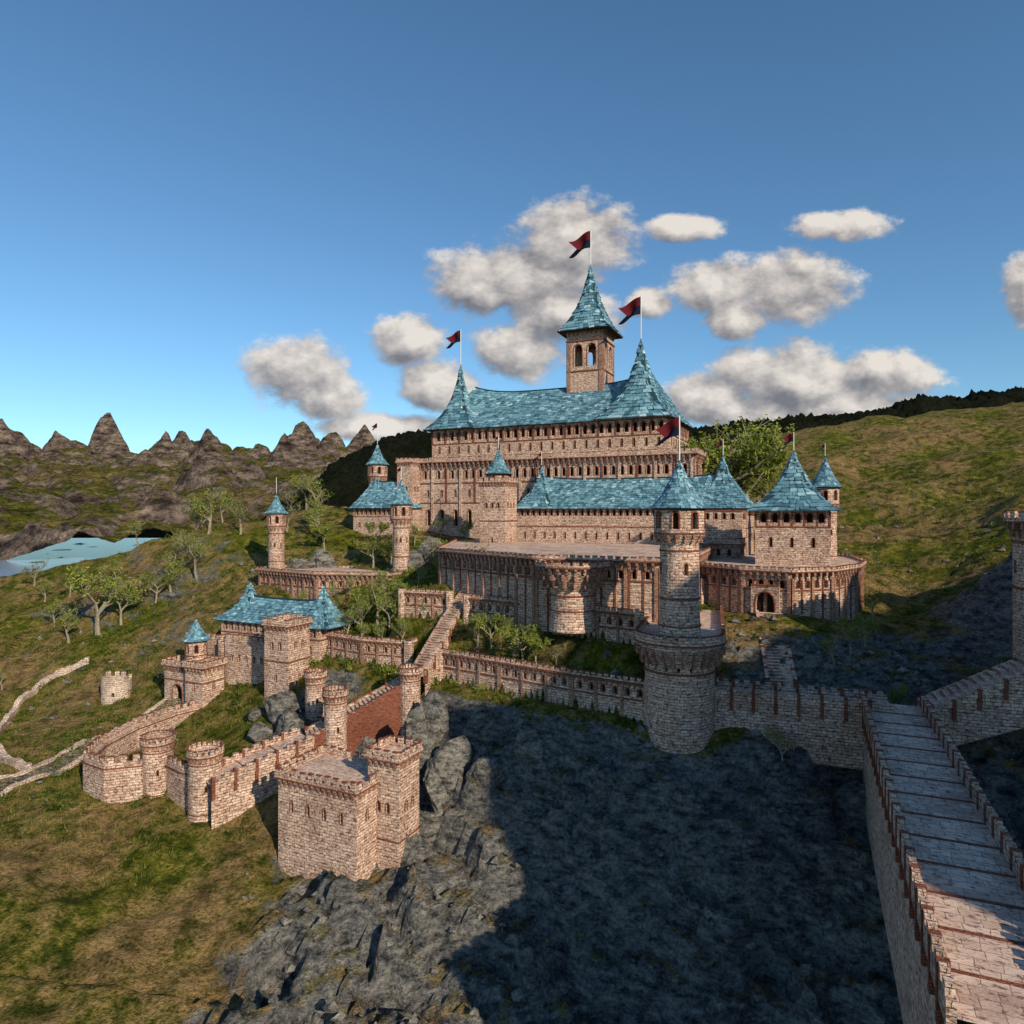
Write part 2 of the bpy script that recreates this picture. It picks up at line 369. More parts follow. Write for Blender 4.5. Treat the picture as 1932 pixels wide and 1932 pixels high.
def full_h(x,y):
    z=base_h(x,y); x=np.atleast_1d(x); y=np.atleast_1d(y)
    cm=castle_mask(x,y); rm=rock_mask(x,y,z)
    dist=np.hypot(x,y-150); fr=noise.fractal; rf=noise.ridged_multi_fractal
    n1=np.array([fr((a/55,b/55,3.3),.9,2.1,6) for a,b in zip(x,y)])
    n2=np.array([fr((a/9,b/9,9.1),.75,2.1,5) for a,b in zip(x,y)])
    n3=np.array([fr((a/22,b/22,6.1),.8,2.1,4) for a,b in zip(x,y)])
    amp=(1-cm)*np.clip(dist/40,0,6)*np.where(y<70,.3,1)
    z=z+n1*amp*1.1+n2*(.2+.75*(1-cm))+n3*(1-cm)*2.2*sm(dist,60,110)*np.where(y<70,.3,1)
    idx=np.nonzero(rm>.02)[0]
    if len(idx):
        X,Y,Z=x[idx],y[idx],z[idx]
        wp=np.array([noise.noise((a/9,b/9,5.5)) for a,b in zip(X,Y)])
        w2=np.array([fr((a/4,b/4,1.5),.7,2.2,4) for a,b in zip(X,Y)])
        rr=np.array([rf((a/17+b/70+w*.3,b/20,w*.6),.75,2.3,6,.95,1.9) for a,b,w in zip(X,Y,wp)])
        h=Z+.45*X+wp*5.0+rr*1.8; st=5.2
        fl=np.floor(h/st); t=h/st-fl; ter=(fl+np.clip((t-.6)/.4,0,1)**.8)*st
        dz=(rr-1.1)*3.8+(ter-h+st*.25)*.85
        h2=Z*.6-.75*X+.5*Y+wp*4; s2=2.4; f2=np.floor(h2/s2); t2=h2/s2-f2; dz+=((np.clip((t2-.6)/.4,0,1)-t2))*s2*.55
        dz+=w2*1.0
        near=1-sm(Y,100,112)*.5
        z[idx]+=rm[idx]*dz*near
    z=wall_fix(x,y,z)
    k=np.exp(-(np.hypot(x-23.3,y-95)/7.0)**4); z=z*(1-k)+np.clip(z,28.2,29.6)*k
    att=rm-1.6*castle_mask(x,y)*(1-np.clip(rm*2.5,0,1))
    return z,att
def H(x,y): return float(full_h(np.array([x],float),np.array([y],float))[0][0])
def axis(lo,hi,step,far_lo,far_hi,g=1.032):
    c=list(np.arange(lo,hi+.01,step)); s=step; v=c[-1]
    while v<far_hi: s*=g; v+=s; c.append(v)
    s=step; v=lo; pre=[]
    while v>far_lo: s*=g; v-=s; pre.append(v)
    return np.array(pre[::-1]+c)
xs=axis(-110,95,.8,-7000,7000); ys=axis(64,182,.7,-1500,9000)
XX,YY=np.meshgrid(xs,ys); fx,fy=XX.ravel(),YY.ravel()
zz,rm=full_h(fx,fy)
def gridmesh(name,nx,ny,co,mat,smooth=True,attr=None):
    me=bpy.data.meshes.new(name); me.vertices.add(nx*ny); me.vertices.foreach_set('co',co.astype(np.float32).ravel())
    i=np.arange(nx-1)[None,:]+nx*np.arange(ny-1)[:,None]; i=i.ravel()
    f=np.stack([i,i+1,i+1+nx,i+nx],1).ravel(); nf=len(i)
    me.loops.add(nf*4); me.loops.foreach_set('vertex_index',f.astype(np.int32))
    me.polygons.add(nf); me.polygons.foreach_set('loop_start',np.arange(0,nf*4,4,dtype=np.int32))
    me.polygons.foreach_set('loop_total',np.full(nf,4,dtype=np.int32))
    me.polygons.foreach_set('use_smooth',np.full(nf,smooth))
    me.update(calc_edges=True); me.validate()
    if attr is not None:
        a=me.attributes.new('rock','FLOAT','POINT'); a.data.foreach_set('value',attr.astype(np.float32))
    me.materials.append(mat); o=bpy.data.objects.new(name,me); COL.objects.link(o); return o
gridmesh('terrain',len(xs),len(ys),np.stack([fx,fy,zz],1),M['terrain'],True,rm)
# mountains: many steep massifs, two sizes of peak, ground climbing away from the lake
mx=np.linspace(-2700,-120,680); my=800+2250*np.linspace(0,1,520)**1.4
MX,MY=np.meshgrid(mx,my); ax_,ay_=MX.ravel(),MY.ravel()
wpx=np.array([noise.noise((a/110,b/110,4.2)) for a,b in zip(ax_,ay_)])
wq=np.array([noise.noise((a/45,b/45,8.2)) for a,b in zip(ax_,ay_)])
rg=np.array([noise.ridged_multi_fractal(((a+w*45)/150,(b-w*30)/150,1.7),1.0,2.15,6,1.0,2.0) for a,b,w in zip(ax_,ay_,wpx)])
f1=np.array([noise.voronoi(((a+w*40+q*12)/185,(b+w*30)/185,.5))[0][0] for a,b,w,q in zip(ax_,ay_,wpx,wq)])
f2=np.array([noise.voronoi(((a+w*20+q*14)/82,(b-w*20)/82,3.5))[0][0] for a,b,w,q in zip(ax_,ay_,wpx,wq)])
lw=np.array([noise.noise((a/330,b/330,4.2)) for a,b in zip(ax_,ay_)])
fine=np.array([noise.fractal((a/24,b/24,2.2),.8,2.2,4) for a,b in zip(ax_,ay_)])
shore=sm(ay_+ax_*.35+lw*90+wpx*30,585,640)
dd=np.clip(ay_-820,0,None)
c1=np.clip(1-f1*1.2,0,1)**1.5; c2=np.clip(1-f2*1.15,0,1)**1.3
rgc=np.clip(rg,0,2.4)
peak=c1*(.55+.30*rgc)
z=-8+shore*(14+dd*.118+(62+dd*.055)*peak*(1+.8*lw)+(46-dd*.006)*c2*(.6+.25*rgc)+fine*5)
ratio=ax_/ay_; fade=sm(ratio,-.20,-.10); z=z*(1-fade)-10*fade
gridmesh('mountain_range',len(mx),len(my),np.stack([ax_,ay_,z],1),M['mount'])
# distant forested ridge
mx=np.linspace(-360,1500,640); my=np.linspace(560,1050,120)
MX,MY=np.meshgrid(mx,my); ax_,ay_=MX.ravel(),MY.ravel()
prof=np.interp(ax_,[-300,-240,-200,-150,0,195,394,600,900],[50,84,122,143,150,158,176,203,215])+np.array([noise.fractal((a/90,b/90,8),.9,2.2,5)*14 for a,b in zip(ax_,ay_)])
sp=np.array([abs(noise.noise((a/8,b/8,2)))*11+noise.noise((a/3.5,b/3.5,5))*4 for a,b in zip(ax_,ay_)])
z=-10+(prof+sp+6)*sm(ay_,570,800)*(1-sm(ay_,900,1050))*sm(ax_,-340,-260)
gridmesh('forested_ridge',len(mx),len(my),np.stack([ax_,ay_,z],1),M['forest'])
gridmesh('lake',2,2,np.array([(-2600,420,3.0),(-190,420,3.0),(-2600,1500,3.0),(-190,1500,3.0)],float),M['water'])

# ------------------------------------------------------------------ helpers for buildings
def row(l,sp,w,zs,zt,mg=1.0):
    n=int((l-2*mg)//sp)+1
    if n<1 or l<w+mg: return []
    st=(l-2*mg)/n
    return [(mg+st*(i+.5),w,zs,zt) for i in range(n)]
def pilasters(o,poly,closed,z0,z1,sp=3.2,w=.45,d=.22,part='trim'):
    segs=list(zip(poly,poly[1:]+([poly[0]] if closed else [])))
    if not closed: segs=list(zip(poly,poly[1:]))
    for a,b_ in segs:
        a,b_=V2(a),V2(b_); l=(b_-a).length; t=(b_-a)/l; n=max(1,round(l/sp)); st=l/n
        for i in range(n+1):
            c=a+t*min(max(st*i,w/2),l-w/2); seg_box(o,part,c-t*w/2,c+t*w/2,0,d,z0,z1)
def round_tower(name,x,y,z0,ze,r,rt,zf,rc,za,flags=0,ptop=None):
    o=Obj(name); n=24
    S=circ(x,y,r,n); 
    prism(o,'walls',circ(x,y,r*1.06,n),z0,z0+(zf-z0)*.4,top=S)
    zm=z0+(zf-z0)*.4
    def slit(i,l): return [(l/2,.28,zm+(zf-zm)*.45,zm+(zf-zm)*.45+1.1)] if i in (3,16,18,21) else []
    prism(o,'walls',S,zm,zf,opsf=slit,depth=.4)
    ring(o,S,zm,.2,.1); ring(o,S,zf-.9,.2,.1)
    T=circ(x,y,rt,n); prism(o,'walls',S,zf,zf+(rt-r)*1.6+.2,top=T); z1=zf+(rt-r)*1.6+.2
    corbels(o,circ(x,y,(r+rt)/2,16),True,z1,rt*.52-r*.5,1.0,1.0,.3)
    ring(o,T,z1,.22,.08)
    n2=16; T2=circ(x,y,rt,n2,math.pi/16); wh=ze-z1
    prism(o,'walls',T2,z1+.1,ze,opsf=lambda i,l:[(l/2,min(.75,l*.62),z1+wh*.25,z1+wh*.8)] if i%2==0 else [],depth=.45)
    spire(o,x,y,ze,za,rc,0,0,tile=max(.5,rc*.2),th=.1)
    e=o.done((x,y,z0))
    if flags: flag(x,y,za,ptop,flags)
    return e
def crenel_tower(name,x,y,z0,z1,r,n=20):
    o=Obj(name); S=circ(x,y,r,n)
    prism(o,'walls',circ(x,y,r*1.08,n),z0,z0+(z1-z0)*.3,top=S); zm=z0+(z1-z0)*.3
    prism(o,'walls',S,zm,z1-1.1,opsf=lambda i,l:[(l/2,.25,zm+(z1-zm)*.35,zm+(z1-zm)*.35+.9)] if i%5==1 else [],depth=.35)
    ring(o,S,zm,.15,.08); ring(o,S,z1-2.2,.15,.08)
    battle(o,S,z1-1.1,.28,.6,.75,ph=.35,h=.65,w=.55,g=.42,th=.3)
    return o.done((x,y,z0))
def square_tower(name,o0,w,d,z0,z1,win=True,turret=None):
    o=Obj(name); P=rect(o0,w,d); zm=z0+(z1-z0)*.55
    prism(o,'walls',P,z0,zm,opsf=lambda i,l:[(l*.5,.35,z0+(zm-z0)*.55,z0+(zm-z0)*.55+1.2)] if win else [])
    ring(o,P,zm,.2,.1)
    prism(o,'walls',P,zm+.1,z1,opsf=lambda i,l:row(l,2.2,.5,zm+(z1-zm)*.35,zm+(z1-zm)*.35+1.3) if win else [])
    battle(o,P,z1,.4,.8,.9,ph=.4,h=.9,w=.8,g=.65,th=.35)
    if turret:
        rc,ze,za=turret; c=loc(o0,w/2,d/2); r=rc*.78
        n2=14; prism(o,'walls',circ(*c,r,n2),z1,ze,opsf=lambda i,l:[(l/2,.5,z1+1.0,ze-.5)] if i%2 else [],depth=.4)
        ring(o,circ(*c,r,n2),ze-.35,.2,.15)
        spire(o,c[0],c[1],ze,za,rc,0,0,tile=.7)
    return o.done((*o0,z0))
def hip(o,o0,l,d,a,b,ze,zr,ov=.9,swoop=0,tile=1.1,ins=5):
    a-=ov; l+=2*ov
    def al(u,v): return a+ins*v+(l-2*ins*v)*u
    def front(u,v):
        p=loc(o0,al(u,v),b-ov+(d/2+ov)*v); k=.8*v+.2*v*v
        return Vector((p[0],p[1],ze+(zr-ze)*k+swoop*((2*u-1)**4)*v))
    def backf(u,v):
        p=loc(o0,al(1-u,v),b+d+ov-(d/2+ov)*v); k=.8*v+.2*v*v
        return Vector((p[0],p[1],ze+(zr-ze)*k+swoop*((2*u-1)**4)*v))
    sl=math.hypot(zr-ze,d/2+ov)
    for fn in (front,backf): shingle(o,fn,lambda v:(l-2*ins*v)/tile,round(sl/(tile*.72)),.14)
    rt=lambda u,v: front(1,v).lerp(backf(0,v),u)
    lf=lambda u,v: backf(1,v).lerp(front(0,v),u)
    for fn in (rt,lf): shingle(o,fn,lambda v:max(2,d*(1-v)/tile),round(sl/(tile*.72)),.13)
    n=int((l-2*ins)/1.2)
    for i in range(n):
        A,B=front(i/n,1),front((i+1)/n,1)
        seg_box(o,'roof_base',(A.x,A.y),(B.x,B.y),.25,.25,A.z-.2,A.z+.22,B.z-.2,B.z+.22)
    e=[front(0,0),front(1,0),backf(0,0),backf(1,0)]
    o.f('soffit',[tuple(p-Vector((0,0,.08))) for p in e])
# ------------------------------------------------------------------ KEEP
K0=(-24,205)
o=Obj('castle_keep')
LB=rect(K0,84,36,-6,-5)
prism(o,'walls',LB,46,62.5,opsf=lambda i,l:row(l,4.6,1.1,56.0,60.6),depth=.9)
ring(o,LB,62.5,.3,.18)
prism(o,'walls',LB,62.7,68.2,opsf=lambda i,l:row(l,4.6,.5,64.2,66.4),depth=.6)
ring(o,LB,68.2,.3,.2)
prism(o,'walls',LB,68.4,73.2,opsf=lambda i,l:row(l,2.3,.95,69.6,71.9),depth=.9)
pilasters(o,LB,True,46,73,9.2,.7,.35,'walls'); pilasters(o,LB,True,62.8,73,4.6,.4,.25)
battle(o,LB,74.2,1.1,1.7,1.5,ph=.6,h=.7,w=1.1,g=.5,th=.5)
prism(o,'walls',LB,73.2,74.2)
UB=rect(K0,71,26)
prism(o,'walls',UB,74.4,80.2,opsf=lambda i,l:row(l,3.4,.45,77.2,79.4),depth=.6)
ring(o,UB,80.0,.3,.15)
prism(o,'walls',UB,80.2,84.4,opsf=lambda i,l:row(l,2.35,1.15,81.1,83.6),depth=1.2)
pilasters(o,UB,True,80.3,84.3,4.7,.4,.2)
hip(o,K0,71,26,0,0,84.3,96.4,1.2,2.6,1.3,ins=9)
spire(o,*loc(K0,6.3,6.3),84.4,105,8.4,1,tile=1.35,conc=.5,th=.2)
spire(o,*loc(K0,61.5,8.3),84.5,107.5,10.4,1,tile=1.5,conc=.46,th=.24)
c0=loc(K0,39,11); w=10.8
BT=rect(c0,w,w)
prism(o,'walls',BT,84,100.6); ring(o,BT,100.4,.4,.2)
prism(o,'walls',BT,100.7,109.2,opsf=lambda i,l:[(l*.31,2.5,102.0,108.4),(l*.69,2.5,102.0,108.4)],depth=1.0,back=False)
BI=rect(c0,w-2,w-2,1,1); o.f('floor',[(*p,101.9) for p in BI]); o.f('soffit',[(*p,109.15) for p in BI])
for i in range(4):
    a,b_=BI[i],BI[(i+1)%4]
    panel(o,'walls',a,b_,101.9,109.2,0,[(l_-1,2.5,102.0,108.4) for l_ in (w*.31,w*.69)],depth=.02,back=False,ring=False)
ring(o,BT,109.2,.4,.3); prism(o,'walls',BT,109.6,112.2); corbels(o,BT,True,112.2,.8,1.2,1.3)
pilasters(o,BT,True,84,109,10.8,1.1,.2,'corbels')
spire(o,*loc(c0,w/2,w/2),112.1,133.0,7.9,.9,tile=1.4,conc=.34,th=.22)
o.done((*K0,46))
flag(*loc(c0,w/2,w/2),133,143.0,5.2)
flag(*loc(K0,6.3,6.3),105,115.6,3.7)
flag(*loc(K0,61.5,8.3),107.5,119,5.0)
square_tower('square_tower',(-33.5,199),5,5,46,74.2)

# ------------------------------------------------------------------ hall + tower on main terrace
H0=(1.26,180)
o=Obj('great_hall'); P=rect(H0,57.8,14)
prism(o,'walls',P,46,56.2,opsf=lambda i,l:row(l,2.9,.35,53.2,54.9),depth=.5)
ring(o,P,56.2,.25,.12)
prism(o,'walls',P,56.4,58.6)
prism(o,'walls',P,58.6,60.9,opsf=lambda i,l:row(l,1.7,.75,59.1,60.5,.6),depth=.8)
hip(o,H0,57.8,14,0,0,60.8,68.6,.9,1.0,1.0,ins=6)
spire(o,*loc(H0,5,5),60.9,72.4,5.9,1,tile=1.0,conc=.45)
spire(o,*loc(H0,51.5,7),60.9,73.6,7.3,1,tile=1.05,conc=.42)
o.done((*H0,46)); flag(*loc(H0,5,5),72.4,76,0.9); flag(*loc(H0,51.5,7),73.6,77.5,1.3)
square_tower('square_tower',(-8.1,172),7,7,46,67.2,True,(3.6,69.6,76.0)); flag(*loc((-8.1,172),3.5,3.5),76,79.5,.8)
o=Obj('hall_annex'); a0=(38.5,150); P=rect(a0,11,10)
prism(o,'walls',P,44,53,opsf=lambda i,l:row(l,2.4,.5,50.6,52)); battle(o,P,53,.5,.9,1,ph=.4,h=.7)
P=rect(a0,11,9,0,4); prism(o,'walls',P,53,60.4,opsf=lambda i,l:row(l,2.0,.6,58.4,59.7)); ring(o,P,60.2,.3,.2); o.f('floor',[(*p,60.4) for p in P])
o.done((*a0,44))
B0=(46.3,130)
o=Obj('gable_tower_house'); P=rect(B0,13,13)
prism(o,'walls',P,42,57.2,opsf=lambda i,l:row(l,4,.4,53.4,55.2)); ring(o,P,57.1,.25,.12)
prism(o,'walls',P,57.3,60.2,opsf=lambda i,l:row(l,2.0,.95,58,59.7,.5),depth=.8)
pilasters(o,P,True,57.3,60.1,2.05,.25,.1)
spire(o,*loc(B0,6.5,6.5),60.2,71.9,8.1,1,tile=1.15,conc=.4,th=.2)
o.done((*B0,42)); flag(*loc(B0,6.5,6.5),71.9,75.6,1.7)
round_tower('round_tower',66.5,145,44,65.2,2.3,2.75,60.6,3.4,71.8,.8,74.6)
round_tower('round_tower',-42.2,214,54,74.7,2.7,3.1,70,3.6,81.4,1.5,88)
round_tower('round_tower',-26.8,165,44,61.8,1.95,2.6,57.0,3.1,67.7,1.0,71)
round_tower('round_tower',-60.4,175,42,59.6,2.0,2.4,55.4,2.9,64.6,.5,68.9)
o=Obj('hall_wing'); W0=(-46.5,200); P=rect(W0,17,12); prism(o,'walls',P,48,58.6,opsf=lambda i,l:row(l,2.6,.5,55.5,57)); ring(o,P,58.6,.2,.1)
prism(o,'walls',P,58.7,61.2,opsf=lambda i,l:row(l,1.7,.7,59.2,60.7,.6))
hip(o,W0,17,12,0,0,61.1,69,.9,.6,.95,ins=4); spire(o,*loc(W0,4.5,5.2),61.2,70.5,5.6,1,tile=.95,conc=.3)
o.done((*W0,48))

# ------------------------------------------------------------------ terraces
def terrace(name,poly,z0,z1,proj=.8):
    o=Obj(name); P=poly
    zc=z1-3.4
    prism(o,'walls',P,z0,zc)
    ring(o,P,zc,.25,.12)
    prism(o,'walls',P,zc+.1,z1-1.2,opsf=lambda i,l:row(l,2.3,.7,zc+.5,zc+1.75,.6),depth=.7)
    prism(o,'walls',P,z1-1.2,z1)
    pilasters(o,P,True,z0,z1-1.2,4.6,.55,.3,'corbels'); pilasters(o,P,True,z0,z1-1.2,2.3,.28,.16)
    battle(o,P,z1-.2,proj,1.3,1.25,ph=.25,h=.42,w=.8,g=.45,th=.35)
    return o
UT=[(-14.5,137),(3.9,115),(23,107.5),(34,125),(48,160),(52,185),(-14,200)]
terrace('castle_terrace',UT,40,52.2).done((0,150,40))
LT=[(34.6,127.5),(40,119),(46.8,114.5),(55,117),(62.5,124),(69,134.5),(74,150),(70,165),(50,168)]
terrace('castle_terrace',LT,38,50.0).done((50,140,38))
def arch_gate(name,p,t,z0,w,h):
    o=Obj(name); t=V2(t).normalized(); c=V2(p); n=Vector((t.y,-t.x)); W=w+1.6
    a=c-t*W/2+n*.8; b_=c+t*W/2+n*.8
    panel(o,'walls',a,b_,z0,z0+h+1,0,[(W/2,w,z0+.02,z0+h)],depth=.75)
    for q in (a,b_):
        o.f('walls',[(q.x,q.y,z0),(q.x-n.x*.8,q.y-n.y*.8,z0),(q.x-n.x*.8,q.y-n.y*.8,z0+h+1),(q.x,q.y,z0+h+1)])
    seg_box(o,'trim',a,b_,.8,.1,z0+h+1,z0+h+1.25)
    return o.done((c.x,c.y,z0))
arch_gate('arched_gate',(43.4,116.7),(.83,-.55),42.6,3.0,3.8)
arch_gate('arched_gate',(34.2,127.0),(.55,-.83),43.1,2.4,3.6)
o=Obj('round_bastion'); bx,by=9.8,110.5
prism(o,'walls',circ(bx,by,3.9,32),41,43.4,top=circ(bx,by,3.5,32)); S=circ(bx,by,3.5,32)
prism(o,'walls',S,43.4,47.4); ring(o,S,44.2,.22,.15); ring(o,S,46.6,.25,.2)
T=circ(bx,by,5.3,32); prism(o,'walls',S,47.4,50.2,top=T); corbels(o,circ(bx,by,4.3,18),True,50.3,1.45,2.2,1.4,.45)
prism(o,'walls',T,50.2,51.2); battle(o,circ(bx,by,5.35,26),51.2,.75,.9,1.1,ph=.3,h=.5,w=.8,g=.45,th=.35)
o.done((bx,by,41))
terrace('castle_terrace',[(-64,173),(-46,160.5),(-28,157.5),(-25,166),(-40,176),(-58,182)],38,45.4).done((-45,168,38))

# ------------------------------------------------------------------ foreground tower
tx,ty=23.3,95.0
o=Obj('watch_tower')
S=circ(tx,ty,4.75,36); prism(o,'walls',circ(tx,ty,4.5,36),24,38.6,top=S)
ring(o,S,38.2,.3,.15); prism(o,'walls',S,38.5,39.4,opsf=lambda i,l:[(l/2,.4,38.7,39.3)] if i%2 else [],ring=False)
T=circ(tx,ty,5.6,36); prism(o,'walls',S,39.4,41.4,top=T); corbels(o,circ(tx,ty,4.85,24),True,41.6,1.35,2.3,1.25,.45)
prism(o,'walls',T,41.4,42)
dv=Vector((.30,.954)); nv_=Vector((dv.y,-dv.x)); C=Vector((tx,ty))
hw=6.1
arc=[]
for i in range(13):
    a=math.pi+math.pi*i/12; q=C+nv_*math.cos(a)*hw+dv*(math.sin(a)*hw*.92); arc.append((q.x,q.y))
br=C+nv_*5.6+dv*29; bl=C-nv_*5.6+dv*27
plat=arc+[(br.x,br.y),(bl.x,bl.y)]
prism(o,'walls',plat,41.8,42.6); o.f('floor',[(*p,42.6) for p in plat]); o.f('trim',[(*p,41.8) for p in plat])
ring(o,plat,42.1,.25,.12)
line=[(bl.x,bl.y)]+arc+[(br.x,br.y)]
merl(o,line,False,42.6,ph=.45,h=.45,w=.75,g=.45,th=.45)
W=[C-nv_*4.6+dv*2,C+nv_*4.6+dv*2,C+nv_*4.9+dv*28,C-nv_*4.9+dv*27]; W=[(q.x,q.y) for q in W]
prism(o,'walls',W,33,41.8,opsf=lambda i,l:row(l,3.4,1.0,38.4,40.6) if l>12 else [],depth=.8); pilasters(o,W,True,33,41.7,3.4,.4,.25)
r=2.65; S=circ(tx,ty,r,28); prism(o,'walls',circ(tx,ty,r*1.1,28),42.5,48,top=S)
prism(o,'walls',S,48,55.6,opsf=lambda i,l:[(l/2,.38,51.4,53.0)] if i in (21,14,7,0) else [],depth=.5)
ring(o,S,48,.22,.12); ring(o,S,54.6,.25,.12); ring(o,circ(tx,ty,r*1.08,28),44.3,.2,.1)
T=circ(tx,ty,3.45,28); prism(o,'walls',S,55.6,57.0,top=T); corbels(o,circ(tx,ty,2.9,18),True,57.1,.6,1.3,.95,.3)
ring(o,T,57.0,.2,.1); T2=circ(tx,ty,3.45,16,math.pi/16-math.pi/2)
prism(o,'walls',T2,57.2,60.6,opsf=lambda i,l:[(l/2,.82,57.7,60.0)] if i%2==0 else [],depth=.5)
ring(o,T2,60.3,.25,.15)
spire(o,tx,ty,60.5,67.2,4.0,0,0,tile=.66,conc=.25,th=.09)
o.done((tx,ty,24)); flag(tx,ty,67.2,73.4,2.7)

# ------------------------------------------------------------------ retaining / curtain walls
def ret_wall(name,pts,z0,z1,th=1.0,m=True,nsp=2.0):
    o=Obj(name); u=0
    for a,b_ in zip(pts,pts[1:]):
        l=math.dist(a,b_); zc=z1-2.3
        panel(o,'walls',a,b_,z0,zc,u); panel(o,'walls',a,b_,zc,z1,u,row(l,nsp,.55,zc+.35,zc+1.4,.4),depth=.5)
        seg_box(o,'trim',a,b_,0,.12,zc-.22,zc); seg_box(o,'trim',a,b_,.1,.35,z1-.25,z1)
        corbels(o,[a,b_],False,z1-.25,.3,.6,.9,.25)
        d=(V2(b_)-V2(a)).normalized(); n=Vector((d.y,-d.x))*th; A=V2(a)-n; B=V2(b_)-n
        panel(o,'walls',B,A,z0,z1,u); o.f('floor',[(*a,z1-.003),(*b_,z1-.003),(*B,z1-.003),(*A,z1-.003)])
        pilasters(o,[a,b_],False,z0,z1-.25,nsp*2,.4,.22,'corbels'); u+=l
    if m: merl(o,pts,False,z1,ph=.25,h=.5,w=.65,g=.4,th=.3)
    for q in (pts[0],pts[-1]):
        prism(o,'walls',circ(*q,th*.75,8),z0,z1+.6,cap='floor')
    return o.done((*pts[0],z0))
for pts,za,zb_,_,_ in GW: ret_wall('garden_wall',pts,za,zb_)
ret_wall('garden_wall',[(-19,124.2),(-16.5,129)],30,36)
cw=[(-59.5,137),(-64.5,130),(-67.5,121),(-68,112),(-66,105),(-61,102),(-56,103.5)]
def curtain(name,pts,z0,z1,th=1.2):
    o=Obj(name); u=0
    for a,b_ in zip(pts,pts[1:]):
        l=math.dist(a,b_)
        panel(o,'walls',a,b_,z0,z1,u); d=(V2(b_)-V2(a)).normalized(); n=Vector((d.y,-d.x))*th; A=V2(a)-n; B=V2(b_)-n
        panel(o,'walls',B,A,z0,z1,u); o.f('floor',[(*a,z1-.003),(*b_,z1-.003),(*B,z1-.003),(*A,z1-.003)])
        seg_box(o,'trim',a,b_,0,.1,z1-.6,z1-.4); seg_box(o,'trim',a,b_,th+.1,-th,z1-.6,z1-.4); u+=l
    merl(o,pts,False,z1,ph=.35,h=.95,w=.85,g=.7,th=.4)
    return o.done((*pts[0],z0))
curtain('curtain_wall',cw,15,22)
curtain('curtain_wall',[(-54,105.5),(-49.5,102.0),(-46.5,100.5)],13,21.5)
crenel_tower('round_turret',-55,106,13,25.3,2.25)
crenel_tower('round_turret',-45.4,101,12,25.3,2.35)
crenel_tower('round_turret',-34.7,120.5,20,32.0,1.75)
crenel_tower('round_turret',-28.3,109.5,17,31.7,1.8)
crenel_tower('round_turret',-17.1,114.5,20,34.0,1.75)
def walkway(name,p0,p1,w,z0,z1,zb,zb1=None,ph=1.1,crest=True,floorpart='floor',rails=True,steps=0,bars=True):
    o=Obj(name); p0,p1=V2(p0),V2(p1); d=(p1-p0); l=d.length; t=d/l; n=Vector((t.y,-t.x)); zb1=zb if zb1 is None else zb1
    a,b_=p0-n*w/2,p1-n*w/2; c,e=p0+n*w/2,p1+n*w/2
    for A,B in ((a,b_),(c,e)):
        o.f('walls',[(A.x,A.y,zb),(B.x,B.y,zb1),(B.x,B.y,z1),(A.x,A.y,z0)])
    if steps==0: o.f(floorpart,[(a.x,a.y,z0),(b_.x,b_.y,z1),(e.x,e.y,z1),(c.x,c.y,z0)])
    else:
        for i in range(steps):
            q0=p0+d*(i/steps); q1=p0+d*((i+1)/steps); z=z0+(z1-z0)*((i+(1 if z1>z0 else 0))/steps)
            seg_box(o,floorpart,q0,q1,w/2,w/2,z-1.2,z)
            seg_box(o,'corbels',q0,q0+t*.06,w/2-.3,w/2-.3,z-(z1-z0)/steps,z-.06)
    if rails:
        for s in (-1,1):
            k=max(1,int(l/2.6))
            for i in range(k):
                q0=p0+d*(i/k)+n*s*w/2; q1=p0+d*((i+1)/k)+n*s*w/2; za=z0+(z1-z0)*i/k; zc=z0+(z1-z0)*(i+1)/k
                seg_box(o,'battlements',q0,q1,.25,.25,za-.6,za+ph*.6,zc-.6,zc+ph*.6)
                seg_box(o,'trim',q0,q0+t*.45,.33,.33,min(za,zc)-2.0,za+ph+.05)
                if crest:
                    m_=max(2,int((l/k)/1.2))
                    for j in range(m_):
                        r0=q0+(q1-q0)*((j+.15)/m_); r1=q0+(q1-q0)*((j+.7)/m_); zz_=za+(zc-za)*(j+.4)/m_
                        seg_box(o,'battlements',r0,r1,.24,.24,zz_+ph*.5,zz_+ph)
    if bars:
        k=max(1,int(l/4))
        for i in range(1,k):
            q=p0+d*(i/k); zc=z0+(z1-z0)*i/k; seg_box(o,'trim',q,q+t*.3,w/2,w/2,zc-.1,zc+.05)
    return o.done((p0.x,p0.y,zb))
walkway('stone_causeway',(-44.5,99),(-33,109.5),5.2,21,24,12,16)
walkway('stone_staircase',(-33,109.6),(-18.5,116.2),4.2,24,31,16,22,steps=24,bars=False,crest=False,ph=.9)
o=Obj('brick_flank_wall')
a,b_=Vector((-31.5,107.9)),Vector((-17.5,114.2)); k=14
for i in range(k):
    q0=a+(b_-a)*(i/k); q1=a+(b_-a)*((i+1)/k); z=24.6+7.2*(i+.6)/k; seg_box(o,'trim',q0,q1,.3,.25,16,z)
o.done((a.x,a.y,16))
o=Obj('fortified_platform'); F0=(-31.5,92)
P=rect(F0,13,9); prism(o,'walls',P,4,24.2,opsf=lambda i,l:row(l,3,.4,20,21.4)); battle(o,P,24.2,.4,.8,.95,ph=.4,h=.9,w=.8,g=.65,th=.35); o.done((*F0,4))
square_tower('square_tower',(-19.2,91),4.9,4.9,4,27.2)
square_tower('square_tower',(-46.6,128.5),5.8,5.8,24,38.6)
M0=(-60.5,142)
o=Obj('lower_hall'); P=rect(M0,26,9.5); prism(o,'walls',P,26,35.2,opsf=lambda i,l:row(l,2.6,.4,32.5,34)); ring(o,P,35.2,.2,.1)
